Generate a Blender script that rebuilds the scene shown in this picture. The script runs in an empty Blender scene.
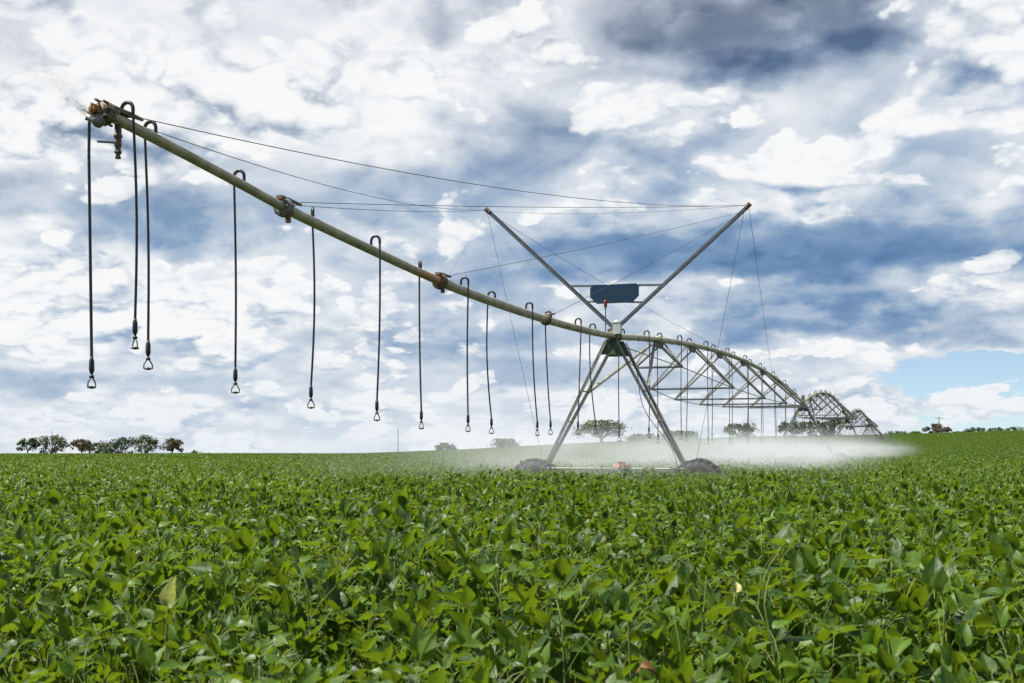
import bpy, math, random
from mathutils import Vector, Matrix, noise as mnoise

DO_FIELD = True
DO_MIST = True
DO_MACHINE = True
R = math.radians
rnd = random.Random(7)
scene = bpy.context.scene
COL = scene.collection
CAMZ = 1.45
F = 1230.0
HORY = 450.0

# ------------------------------------------------------------------ helpers
def smooth(a, b, x):
    t = max(0.0, min(1.0, (x - a) / (b - a)))
    return t * t * (3 - 2 * t)

def lerp_table(tab, x):
    if x <= tab[0][0]: return tab[0][1]
    for (x0, y0), (x1, y1) in zip(tab, tab[1:]):
        if x <= x1:
            t = (x - x0) / (x1 - x0)
            return y0 + (y1 - y0) * t
    return tab[-1][1]

def spline_table(tab, x):
    n = len(tab)
    if x <= tab[0][0]: return tab[0][1] + (x - tab[0][0]) * (tab[1][1] - tab[0][1]) / (tab[1][0] - tab[0][0])
    for i in range(n - 1):
        x0, y0 = tab[i]; x1, y1 = tab[i + 1]
        if x <= x1:
            m0 = (y1 - tab[max(i - 1, 0)][1]) / (x1 - tab[max(i - 1, 0)][0])
            m1 = (tab[min(i + 2, n - 1)][1] - y0) / (tab[min(i + 2, n - 1)][0] - x0)
            h = x1 - x0; t = (x - x0) / h
            return ((2*t**3 - 3*t**2 + 1) * y0 + (t**3 - 2*t**2 + t) * h * m0
                    + (-2*t**3 + 3*t**2) * y1 + (t**3 - t**2) * h * m1)
    return tab[-1][1]

class MB:
    """collects geometry, links ONE mesh object"""
    def __init__(self):
        self.v = []; self.f = []; self.mi = []; self.sm = []
    def add(self, vs, fs, mi=0, sm=True):
        o = len(self.v)
        self.v += [tuple(p) for p in vs]
        self.f += [tuple(i + o for i in f) for f in fs]
        self.mi += [mi] * len(fs); self.sm += [sm] * len(fs)
    def tube(self, pts, r, n=10, mi=0, caps=True):
        pts = [Vector(p) for p in pts]
        rr = r if isinstance(r, (list, tuple)) else [r] * len(pts)
        vs = []; fs = []
        ref = None
        for i, p in enumerate(pts):
            a = pts[max(i - 1, 0)]; b = pts[min(i + 1, len(pts) - 1)]
            t = (b - a).normalized()
            if ref is None:
                ref = Vector((0, 0, 1)) if abs(t.z) < .9 else Vector((1, 0, 0))
            s = t.cross(ref)
            if s.length < 1e-4:
                s = t.cross(Vector((0.3, .8, .5)))
            s.normalize(); ref = s.cross(t).normalized()
            for k in range(n):
                a_ = 2 * math.pi * k / n
                vs.append(p + (s * math.cos(a_) + ref * math.sin(a_)) * rr[i])
        for i in range(len(pts) - 1):
            for k in range(n):
                k2 = (k + 1) % n
                fs.append((i*n + k, i*n + k2, (i+1)*n + k2, (i+1)*n + k))
        self.add(vs, fs, mi)
        if caps:
            self.add(vs[:n], [tuple(range(n - 1, -1, -1))], mi, False)
            self.add(vs[-n:], [tuple(range(n))], mi, False)
    def box(self, c, ax, h, mi=0, bev=0.0):
        c = Vector(c); X, Y, Z = [Vector(a).normalized() for a in ax]
        vs = []
        for k in range(8):
            sx = 1 if k & 1 else -1; sy = 1 if k & 2 else -1; sz = 1 if k & 4 else -1
            vs.append(c + X * h[0] * sx + Y * h[1] * sy + Z * h[2] * sz)
        self.add(vs, [(0,2,3,1),(4,5,7,6),(0,1,5,4),(2,6,7,3),(0,4,6,2),(1,3,7,5)], mi, False)
    def bar(self, a, b, w, h=None, mi=0, up=(0, 0, 1)):
        a = Vector(a); b = Vector(b); h = h or w
        t = (b - a); L = t.length; t.normalize()
        s = t.cross(Vector(up))
        if s.length < 1e-3: s = t.cross(Vector((1, 0, 0)))
        s.normalize(); n = s.cross(t)
        self.box((a + b) / 2, (s, t, n), (w / 2, L / 2, h / 2), mi)
    def angle(self, a, b, w, th=.006, mi=0, up=(0, 0, 1)):
        """an angle iron: two thin legs at right angles"""
        a = Vector(a); b = Vector(b)
        t = (b - a); L = t.length; t.normalize()
        s = t.cross(Vector(up))
        if s.length < 1e-3: s = t.cross(Vector((1, 0, 0)))
        s.normalize(); n = s.cross(t); m = (a + b) / 2
        self.box(m + n * (w / 2), (s, t, n), (w / 2, L / 2, th / 2), mi)
        self.box(m - s * (w / 2 - th / 2) - n * .003, (s, t, n), (th / 2, L / 2, w / 2 - th), mi)
    def lathe(self, c, axis, prof, n=24, mi=0, wob=0.0, seed=0):
        c = Vector(c); A = Vector(axis).normalized()
        s = A.cross(Vector((0, 0, 1)))
        if s.length < .01: s = Vector((1, 0, 0))
        s.normalize(); q = A.cross(s)
        vs = []; fs = []
        for (r, h) in prof:
            for k in range(n):
                an = 2 * math.pi * k / n
                d = s * math.cos(an) + q * math.sin(an)
                p = c + A * h + d * r
                if wob: p += d * wob * mnoise.noise(p * 9 + Vector((seed, 0, 0)))
                vs.append(p)
        for i in range(len(prof) - 1):
            for k in range(n):
                k2 = (k + 1) % n
                fs.append((i*n + k, i*n + k2, (i+1)*n + k2, (i+1)*n + k))
        self.add(vs, fs, mi)
    def mesh(self, name, mats):
        me = bpy.data.meshes.new(name)
        me.from_pydata(self.v, [], self.f)
        for m in mats: me.materials.append(m)
        me.polygons.foreach_set('material_index', self.mi)
        me.polygons.foreach_set('use_smooth', self.sm)
        me.update()
        return me

WL = {}
def link(name, data, parent=None, loc=(0, 0, 0)):
    """loc is the world location of the object's origin (translation-only parents)"""
    o = bpy.data.objects.new(name, data)
    COL.objects.link(o)
    loc = Vector(loc)
    if parent is not None:
        o.parent = parent
        o.location = loc - WL[parent]
    else:
        o.location = loc
    WL[o] = loc
    return o

def build(mb, name, mats, parent=None, loc=None):
    """geometry in world coordinates; the origin goes to loc (default: bounding-box centre)"""
    if not isinstance(mats, (list, tuple)): mats = [mats]
    if loc is None:
        lo = [min(v[i] for v in mb.v) for i in range(3)]; hi = [max(v[i] for v in mb.v) for i in range(3)]
        loc = Vector([(a + b) / 2 for a, b in zip(lo, hi)])
    loc = Vector(loc)
    mb.v = [(v[0] - loc.x, v[1] - loc.y, v[2] - loc.z) for v in mb.v]
    return link(name, mb.mesh(name, mats), parent, loc)

def tag(o, label=None, cat=None, group=None, kind=None):
    if label: o['label'] = label
    if cat: o['category'] = cat
    if group: o['group'] = group
    if kind: o['kind'] = kind
    return o

# ------------------------------------------------------------------ node helpers
class NT:
    def __init__(self, tree):
        self.t = tree
    def n(self, typ, **kw):
        nd = self.t.nodes.new(typ)
        for k, v in kw.items(): setattr(nd, k, v)
        return nd
    def put(self, sock, val):
        if isinstance(val, bpy.types.NodeSocket): self.t.links.new(val, sock)
        else: sock.default_value = val
    def m(self, op, a, b=None, c=None, clamp=False):
        nd = self.n('ShaderNodeMath', operation=op, use_clamp=clamp)
        self.put(nd.inputs[0], a)
        if b is not None: self.put(nd.inputs[1], b)
        if c is not None: self.put(nd.inputs[2], c)
        return nd.outputs[0]
    def vm(self, op, a, b=None, c=None):
        nd = self.n('ShaderNodeVectorMath', operation=op)
        self.put(nd.inputs[0], a)
        if b is not None: self.put(nd.inputs[1], b)
        if c is not None: self.put(nd.inputs[2], c)
        return nd.outputs['Value' if op in ('LENGTH', 'DOT_PRODUCT') else 'Vector']
    def xyz(self, x, y, z=0.0):
        nd = self.n('ShaderNodeCombineXYZ')
        for s, v in zip(nd.inputs, (x, y, z)): self.put(s, v)
        return nd.outputs[0]
    def sep(self, v):
        nd = self.n('ShaderNodeSeparateXYZ'); self.put(nd.inputs[0], v)
        return nd.outputs
    def noise(self, vec, scale, detail=4, rough=.5, dist=0.0, dim='3D', lac=2.0):
        nd = self.n('ShaderNodeTexNoise', noise_dimensions=dim)
        self.put(nd.inputs['Vector'], vec)
        nd.inputs['Scale'].default_value = scale; nd.inputs['Detail'].default_value = detail
        nd.inputs['Roughness'].default_value = rough; nd.inputs['Distortion'].default_value = dist
        nd.inputs['Lacunarity'].default_value = lac
        return nd.outputs['Fac'], nd.outputs['Color']
    def mapr(self, v, a, b, c=0.0, d=1.0, interp='LINEAR'):
        nd = self.n('ShaderNodeMapRange', interpolation_type=interp)
        self.put(nd.inputs[0], v)
        for i, x in enumerate((a, b, c, d)): self.put(nd.inputs[i + 1], x)
        return nd.outputs[0]
    def mix(self, f, a, b, blend='MIX'):
        nd = self.n('ShaderNodeMix', data_type='RGBA', blend_type=blend)
        self.put(nd.inputs[0], f); self.put(nd.inputs[6], a); self.put(nd.inputs[7], b)
        return nd.outputs[2]
    def ramp(self, f, stops, interp='LINEAR'):
        nd = self.n('ShaderNodeValToRGB'); cr = nd.color_ramp; cr.interpolation = interp
        while len(cr.elements) < len(stops): cr.elements.new(.5)
        for e, (p, c) in zip(cr.elements, stops):
            e.position = p; e.color = (c[0], c[1], c[2], 1)
        self.put(nd.inputs[0], f)
        return nd.outputs[0]

def srgb(r, g, b):
    def l(c):
        c /= 255.0
        return c / 12.92 if c <= .04045 else ((c + .055) / 1.055) ** 2.4
    return (l(r), l(g), l(b))
def c4(c): return (c[0], c[1], c[2], 1.0)

def new_mat(name):
    m = bpy.data.materials.new(name); m.use_nodes = True
    nt = NT(m.node_tree)
    bsdf = [n for n in m.node_tree.nodes if n.type == 'BSDF_PRINCIPLED'][0]
    return m, nt, bsdf

def metal_mat(name, base, dark, rough=.5, metallic=.3, scale=6.0, rust=None, rust_amt=.5, rust_range=None, bump=.2):
    m, nt, b = new_mat(name)
    geo = nt.n('ShaderNodeNewGeometry').outputs['Position']
    f, _ = nt.noise(geo, scale, 6, .6)
    f2, _ = nt.noise(geo, scale * 7, 4, .6)
    col = nt.mix(nt.mapr(f, .35, .68), c4(base), c4(dark))
    if rust:
        fr, _ = nt.noise(geo, scale * 1.7, 7, .68)
        mk = nt.mapr(fr, 1 - rust_amt, 1.12 - rust_amt)
        if rust_range:
            y = nt.sep(geo)[1]
            a = nt.mapr(y, rust_range[0] - .3, rust_range[0] + .3); c = nt.mapr(y, rust_range[1], rust_range[1] + .12, 1, 0)
            mk = nt.m('MAXIMUM', nt.m('MULTIPLY', mk, .6), nt.m('MULTIPLY', nt.m('MULTIPLY', a, c), nt.mapr(f2, .3, .6)))
        col = nt.mix(mk, col, nt.mix(f2, c4(rust), c4([x * .6 for x in rust])))
    nt.put(b.inputs['Base Color'], col)
    b.inputs['Metallic'].default_value = metallic
    nt.put(b.inputs['Roughness'], nt.mapr(f2, .3, .7, rough - .12, rough + .15))
    if bump:
        bp = nt.n('ShaderNodeBump'); bp.inputs['Strength'].default_value = bump; bp.inputs['Distance'].default_value = .004
        nt.put(bp.inputs['Height'], f2); nt.put(b.inputs['Normal'], bp.outputs[0])
    return m

# ------------------------------------------------------------------ camera
cam_d = bpy.data.cameras.new('camera'); cam = bpy.data.objects.new('camera', cam_d); COL.objects.link(cam)
cam.location = (0, 0, CAMZ); cam.rotation_euler = (R(90), 0, 0)
cam_d.sensor_width = 36.0; cam_d.lens = F / 1024 * 36.0
cam_d.shift_y = (HORY - 341.5) / 1024
cam_d.clip_start = .05; cam_d.clip_end = 9000
cam_d.dof.use_dof = True; cam_d.dof.focus_distance = 14.0; cam_d.dof.aperture_fstop = 7.0
scene.camera = cam
scene.view_settings.view_transform = 'Standard'; scene.view_settings.look = 'None'
scene.view_settings.exposure = 0.84; scene.view_settings.gamma = 1.0
scene.view_settings.use_curve_mapping = False
scene.cycles.max_bounces = 8; scene.cycles.transparent_max_bounces = 12; scene.cycles.volume_bounces = 2

# ------------------------------------------------------------------ sun + sky
SUN_EL, SUN_AZ = R(62), R(-98)       # azimuth measured from +Y towards +X: high, to the left
sd = bpy.data.lights.new('sun', 'SUN'); sun = bpy.data.objects.new('sun', sd); COL.objects.link(sun)
sd.energy = 5.0; sd.angle = R(.6); sd.color = (1.0, .955, .87)
sdir = Vector((math.sin(SUN_AZ) * math.cos(SUN_EL), math.cos(SUN_AZ) * math.cos(SUN_EL), math.sin(SUN_EL)))
sun.rotation_euler = sdir.to_track_quat('Z', 'Y').to_euler(); sun.location = (-20, -20, 60)

world = bpy.data.worlds.new('World'); scene.world = world; world.use_nodes = True
def build_world():
    t = world.node_tree; t.nodes.clear(); nt = NT(t)
    out = nt.n('ShaderNodeOutputWorld')
    d = nt.n('ShaderNodeTexCoord').outputs['Generated']
    d = nt.vm('NORMALIZE', d)
    x, y, z = nt.sep(d)
    zc = nt.m('MAXIMUM', z, 0.0)
    sky = nt.n('ShaderNodeTexSky', sky_type='NISHITA', sun_disc=False, sun_elevation=SUN_EL, sun_rotation=SUN_AZ,
               altitude=800.0, air_density=1.0, dust_density=.2, ozone_density=1.0)
    # the clear air between the clouds is seen deep and blue: read the sky a little higher up
    t.links.new(nt.xyz(x, y, nt.m('ADD', zc, .05)), sky.inputs['Vector'])
    bg_sky = nt.n('ShaderNodeBackground'); bg_sky.inputs['Strength'].default_value = .075
    t.links.new(sky.outputs[0], bg_sky.inputs[0])
    az = nt.m('ARCTAN2', x, y); el = nt.m('ARCSINE', zc)
    # a cloud deck seen in perspective: features shrink and flatten towards the horizon
    def P(off, side=0.0, k=.36):
        den = nt.m('ADD', zc, k + off)
        return nt.xyz(nt.m('DIVIDE', nt.m('ADD', x, side), den), nt.m('DIVIDE', y, den), 0.0)
    def scale(v, f):
        nd = nt.n('ShaderNodeVectorMath', operation='SCALE'); t.links.new(v, nd.inputs[0]); nt.put(nd.inputs['Scale'], f)
        return nd.outputs[0]
    p0 = P(0.0); p1 = P(.016, -.010)
    _, w1c = nt.noise(p0, 3.0, 2, .5, 0, '2D'); _, w2c = nt.noise(p0, 10.0, 4, .55, 0, '2D')
    ws = nt.vm('ADD', scale(nt.vm('SUBTRACT', w1c, (.5, .5, .5)), .11), scale(nt.vm('SUBTRACT', w2c, (.5, .5, .5)), .085))
    sq = nt.mapr(el, 0.0, .22, .30, 1.0)
    aw = nt.vm('ADD', nt.xyz(az, el, 0.0), nt.vm('MULTIPLY', scale(ws, sq), (1.0, .8, 0.0)))

    def blob(cx, cy, rx, ry, amt, rot=0.0):
        a = math.atan((cx - 512) / F); e = math.atan((HORY - cy) / math.hypot(F, cx - 512))
        v = nt.vm('SUBTRACT', aw, (a, e, 0.0))
        if rot:
            vr = nt.n('ShaderNodeVectorRotate', rotation_type='Z_AXIS'); t.links.new(v, vr.inputs['Vector'])
            vr.inputs['Angle'].default_value = -R(rot); v = vr.outputs[0]
        v = nt.vm('MULTIPLY', v, (F / rx, F / ry, 0.0))
        q = nt.vm('DOT_PRODUCT', v, v)
        return nt.m('MULTIPLY', nt.m('POWER', 2.718, nt.m('MULTIPLY', q, -1.0)), amt)
    def total(lst):
        acc = None
        for bl in lst:
            b = blob(*bl)
            acc = b if acc is None else nt.m('ADD', acc, b)
        return acc
    shade = total(SHADE_BLOBS)
    clear = total(CLEAR_BLOBS)
    def height(p, det=6.0):
        b, _ = nt.noise(p, 4.6, 2, .5, 0, '2D')
        rg = nt.n('ShaderNodeTexNoise', noise_dimensions='2D', noise_type='RIDGED_MULTIFRACTAL', normalize=True)
        t.links.new(p, rg.inputs['Vector'])
        for k, v in (('Scale', 7.5), ('Detail', det), ('Roughness', .60), ('Lacunarity', 2.1), ('Offset', .9), ('Gain', 1.6)):
            rg.inputs[k].default_value = v
        return nt.m('ADD', nt.m('SUBTRACT', b, .5), nt.m('MULTIPLY', nt.m('SUBTRACT', .5, rg.outputs['Fac']), PUFF))
    fn, _ = nt.noise(p0, 26.0, 4, .6, 0, '2D')
    fine = nt.m('SUBTRACT', fn, .5)
    # small cauliflower lumps: folded noise
    l1, _ = nt.noise(p0, 16.0, 0, .5, 0, '2D'); l2, _ = nt.noise(p0, 34.0, 1, .5, 0, '2D')
    fold = lambda v, a: nt.m('MULTIPLY', nt.m('ABSOLUTE', nt.m('SUBTRACT', v, .5)), a)
    bil = nt.m('SUBTRACT', nt.m('ADD', fold(l1, 2.4), fold(l2, 1.6)), .45)
    soft, _ = nt.noise(p0, 3.4, 4, .5, 0, '2D')
    lay = nt.m('MULTIPLY', shade, 1.15)
    def heap(off, thr, amb):
        """one layer of heaps: brightness and opacity; crisp lit tops, soft shaded bases"""
        sh = lambda v: nt.vm('ADD', v, off)
        h0 = height(sh(p0), 8.0); h1 = height(sh(P(.013, -.006)), 5.0); h2 = height(sh(P(.040, -.016)), 3.0)
        occ = nt.m('ADD', nt.m('MULTIPLY', nt.m('SUBTRACT', h1, h0), EMB), nt.m('MULTIPLY', nt.m('SUBTRACT', h2, h0), EMB * .7))
        occ = nt.m('MINIMUM', nt.m('MAXIMUM', occ, -.20), .32)
        # the tops end sharply, the bases dissolve
        wdt = nt.mapr(occ, -.10, .12, .075, .22)
        lim = nt.m('ADD', thr, nt.m('MULTIPLY', shade, .75))
        al = nt.m('DIVIDE', nt.m('SUBTRACT', nt.m('ADD', h0, nt.m('MULTIPLY', bil, .10)), lim), wdt, clamp=True)
        al = nt.m('MULTIPLY', nt.m('MULTIPLY', al, al), nt.m('SUBTRACT', 3.0, nt.m('MULTIPLY', al, 2.0)))
        al = nt.m('MULTIPLY', al, nt.mapr(shade, .04, .42, 1.0, .5))
        br = nt.m('ADD', nt.m('ADD', amb, nt.m('MULTIPLY', nt.m('ADD', occ, .15), 1.45)),
                  nt.m('ADD', nt.m('ADD', nt.m('ADD', nt.m('MULTIPLY', fine, -.45), nt.m('MULTIPLY', bil, -.30)), nt.m('MULTIPLY', nt.m('SUBTRACT', .5, soft), .45)), nt.m('ADD', nt.m('MULTIPLY', shade, .40), nt.m('MULTIPLY', nt.m('SUBTRACT', .16, h0), .5))))
        return nt.m('MAXIMUM', br, .04), al, h0, occ
    sA, aA, h0, occ = heap((0.0, 0.0, 0.0), THR, .16)
    sB, aB, hB, oB = heap((7.3, 3.1, 0.0), THR + .02, .18)
    s_bg = nt.m('ADD', nt.m('ADD', lay, BASE), nt.m('ADD', nt.m('MULTIPLY', nt.m('SUBTRACT', soft, .5), -.40),
                nt.m('ADD', nt.m('MULTIPLY', oB, .35), nt.m('MULTIPLY', fine, -.10))))
    def fmix(f, u, v):
        nd = nt.n('ShaderNodeMix', data_type='FLOAT'); nt.put(nd.inputs[0], f); nt.put(nd.inputs[2], u); nt.put(nd.inputs[3], v); return nd.outputs[0]
    s = fmix(aA, fmix(aB, s_bg, sB), sA)
    s = nt.m('MULTIPLY', s, .93)
    blue = nt.ramp(s, BLUE_STOPS, 'LINEAR'); grey = nt.ramp(s, GREY_STOPS, 'LINEAR')
    cloud = nt.mix(nt.mapr(nt.m('ADD', el, nt.m('MULTIPLY', az, -.12)), .20, .31), blue, grey)
    cloud = nt.mix(nt.mapr(el, .0, .09, .55, 0), cloud, c4(srgb(222, 232, 241)))
    bg_c = nt.n('ShaderNodeBackground'); t.links.new(cloud, bg_c.inputs[0]); bg_c.inputs['Strength'].default_value = .56
    cov = nt.m('SUBTRACT', clear, nt.m('MULTIPLY', nt.m('MULTIPLY', h0, 1.3), nt.mapr(clear, .12, .4)))
    cm = nt.mapr(cov, .34, .62, 1.0, 0.0, 'SMOOTHSTEP')
    # the cloud deck lies ahead; overhead and behind the camera the sky is mostly open
    ah = nt.m('MULTIPLY', nt.mapr(y, .15, .62, 0, 1, 'SMOOTHSTEP'), nt.mapr(z, .45, .75, 1, 0, 'SMOOTHSTEP'))
    few = nt.mapr(h0, .05, .2, 0, .8, 'SMOOTHSTEP')
    cm = nt.m('MULTIPLY', cm, nt.m('MAXIMUM', ah, few))
    mx = nt.n('ShaderNodeMixShader'); t.links.new(cm, mx.inputs[0])
    t.links.new(bg_sky.outputs[0], mx.inputs[1]); t.links.new(bg_c.outputs[0], mx.inputs[2])
    t.links.new(mx.outputs[0], out.inputs['Surface'])
    world.cycles.sampling_method = 'MANUAL'; world.cycles.sample_map_resolution = 256

BASE, EMB, PUFF, THR = .335, 1.45, .15, -.03
BLUE_STOPS = [(0.0, srgb(250, 250, 250)), (.15, srgb(243, 245, 247)), (.32, srgb(220, 227, 235)), (.52, srgb(180, 196, 215)),
              (.76, srgb(128, 158, 192)), (1.0, srgb(88, 124, 168))]
GREY_STOPS = [(0.0, srgb(250, 250, 250)), (.15, srgb(244, 245, 247)), (.32, srgb(225, 230, 236)), (.52, srgb(188, 197, 210)),
              (.76, srgb(136, 149, 170)), (1.0, srgb(86, 101, 128))]
SHADE_BLOBS = [
    (745, 22, 150, 48, .50), (690, 50, 60, 30, .12), (850, 8, 60, 22, .25), (462, 6, 42, 24, .40),
    (525, 140, 66, 52, .33), (655, 160, 58, 36, .37), (40, 208, 150, 32, .24), (190, 218, 70, 22, .15), (345, 190, 110, 45, .24),
    (570, 262, 180, 30, .40), (440, 205, 60, 30, .18), (860, 238, 190, 32, .38), (790, 272, 150, 20, .24), (985, 245, 80, 30, .18),
    (760, 325, 240, 18, .36), (930, 320, 90, 18, .18), (90, 385, 130, 9, .28), (255, 395, 80, 8, .22), (60, 352, 90, 9, .16),
    (430, 345, 150, 16, .30), (520, 372, 90, 11, .20), (690, 375, 120, 13, .20), (180, 240, 120, 16, .14), (400, 300, 120, 13, .12),
    (950, 165, 60, 40, .20), (880, 130, 40, 45, .16), (20, 20, 60, 20, .12), (330, 410, 120, 8, .08), (620, 235, 90, 18, .14),
    (200, 80, 190, 85, -.26), (60, 120, 110, 60, -.20), (400, 70, 90, 55, -.18), (520, 50, 60, 40, -.14), (70, 292, 120, 34, -.22), (220, 320, 110, 28, -.18),
    (700, 115, 110, 26, -.18), (815, 203, 46, 22, -.26), (620, 205, 60, 20, -.18), (970, 90, 70, 70, -.20), (1000, 205, 40, 24, -.22),
    (870, 402, 60, 20, -.24), (985, 360, 60, 22, -.2), (1000, 406, 50, 14, -.30), (560, 390, 110, 13, -.12), (110, 415, 130, 11, -.16),
    (380, 240, 80, 20, -.18), (980, 300, 60, 18, -.2), (300, 360, 100, 13, -.10), (640, 305, 90, 9, -.08), (430, 135, 40, 40, -.12),
]
CLEAR_BLOBS = [(958, 375, 88, 23, .95), (1040, 362, 60, 30, .95), (995, 431, 90, 11, .95), (905, 398, 40, 9, .4), (300, 412, 60, 7, .40),
               (1002, 406, 46, 8, -1.5), (862, 408, 46, 20, -.9), (975, 340, 60, 10, -.4), (150, 425, 60, 6, .25), (480, 405, 60, 7, .25)]
build_world()

# ------------------------------------------------------------------ terrain
RISE = [(-.12, -1.0), (-.03, .4), (.04, 1.9), (.12, 3.2), (.19, 4.0), (.31, 4.6), (.42, 5.6), (.6, 6.4)]
def terrain(x, y):
    a = x / max(y, 1.0)
    d = math.hypot(x, y)
    z = 0.0
    if y > 0:
        k = smooth(115, 390, d)
        z = k * (lerp_table(RISE, max(-.6, min(.6, a))) + .35)
        z -= smooth(395, 1500, d) * 26
    else:
        z = -smooth(395, 1500, d) * 26
    z += .10 * mnoise.noise(Vector((x * .035, y * .035, 3.1))) * smooth(20, 60, d)
    return z

def ground_obj():
    mb = MB()
    rad = [0.0, 2, 4, 7, 11, 16, 24, 36, 50, 65, 80, 100, 125, 150, 180, 210, 240, 270, 300, 330, 360, 380, 400, 430, 480, 600, 800, 1200, 2000, 4000]
    n = 120
    vs = [(0, 0, 0)]; fs = []
    for r in rad[1:]:
        for k in range(n):
            an = 2 * math.pi * k / n
            x = r * math.sin(an); y = r * math.cos(an)
            vs.append((x, y, terrain(x, y)))
    for k in range(n): fs.append((0, 1 + (k + 1) % n, 1 + k))
    for i in range(len(rad) - 2):
        for k in range(n):
            k2 = (k + 1) % n
            fs.append((1 + i*n + k, 1 + i*n + k2, 1 + (i+1)*n + k2, 1 + (i+1)*n + k))
    mb.add(vs, fs)
    m, nt, b = new_mat('soil')
    geo = nt.n('ShaderNodeNewGeometry').outputs['Position']
    f, _ = nt.noise(geo, 1.3, 8, .65); f2, _ = nt.noise(geo, 22, 5, .6)
    nt.put(b.inputs['Base Color'], nt.mix(nt.mapr(f, .35, .65), (.085, .040, .022, 1), (.05, .045, .016, 1)))
    b.inputs['Roughness'].default_value = .95
    bp = nt.n('ShaderNodeBump'); bp.inputs['Strength'].default_value = .6; bp.inputs['Distance'].default_value = .05
    nt.put(bp.inputs['Height'], f2); nt.put(b.inputs['Normal'], bp.outputs[0])
    o = build(mb, 'ground', m, loc=(0, 0, 0)); tag(o, kind='structure')
ground_obj()

# ------------------------------------------------------------------ soybean field
def leaf_mat(name, dark, light, trans, gloss=.38, under=None):
    m, nt, b = new_mat(name)
    at = nt.n('ShaderNodeAttribute', attribute_name='var'); at.attribute_type = 'GEOMETRY'
    vr = at.outputs['Fac']
    lo = nt.n('ShaderNodeAttribute', attribute_name='leafuv').outputs['Vector']
    geo = nt.n('ShaderNodeNewGeometry')
    big, _ = nt.noise(geo.outputs['Position'], .45, 3, .5)
    fine, _ = nt.noise(geo.outputs['Position'], 60, 4, .6)
    f = nt.m('ADD', nt.m('MULTIPLY', vr, .75), nt.m('ADD', nt.m('MULTIPLY', nt.m('SUBTRACT', big, .5), .7), nt.m('MULTIPLY', nt.m('SUBTRACT', fine, .5), .8)))
    col = nt.ramp(f, [(0.0, dark), (.55, [(a + c) / 2 for a, c in zip(dark, light)]), (.93, light), (1.0, (.19, .22, .025))])
    s, u, _z = nt.sep(lo)
    mid = nt.mapr(nt.m('ABSOLUTE', s), .03, .09, 1, 0)
    ph = nt.m('SUBTRACT', nt.m('MULTIPLY', u, 7.0), nt.m('MULTIPLY', nt.m('ABSOLUTE', s), 2.6))
    side = nt.mapr(nt.m('ABSOLUTE', nt.m('SUBTRACT', nt.m('FRACT', ph), .5)), .0, .11, 1, 0)
    vein = nt.m('MAXIMUM', mid, nt.m('MULTIPLY', side, .45))
    col = nt.mix(nt.m('MULTIPLY', vein, .45), col, (.14, .19, .045, 1))
    nt.put(b.inputs['Base Color'], col)
    nt.put(b.inputs['Roughness'], nt.mapr(fine, .3, .7, gloss - .06, gloss + .14))
    b.inputs['Specular IOR Level'].default_value = .38
    bp = nt.n('ShaderNodeBump'); bp.inputs['Strength'].default_value = .35; bp.inputs['Distance'].default_value = .002
    nt.put(bp.inputs['Height'], nt.m('ADD', nt.m('MULTIPLY', vein, -1.0), nt.m('MULTIPLY', fine, .6))); nt.put(b.inputs['Normal'], bp.outputs[0])
    tr = nt.n('ShaderNodeBsdfTranslucent')
    nt.put(tr.inputs['Color'], nt.mix(.6, col, c4(trans)))
    mx = nt.n('ShaderNodeMixShader'); mx.inputs[0].default_value = .33
    out = [n for n in m.node_tree.nodes if n.type == 'OUTPUT_MATERIAL'][0]
    m.node_tree.links.new(b.outputs[0], mx.inputs[1]); m.node_tree.links.new(tr.outputs[0], mx.inputs[2])
    m.node_tree.links.new(mx.outputs[0], out.inputs['Surface'])
    return m

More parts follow.
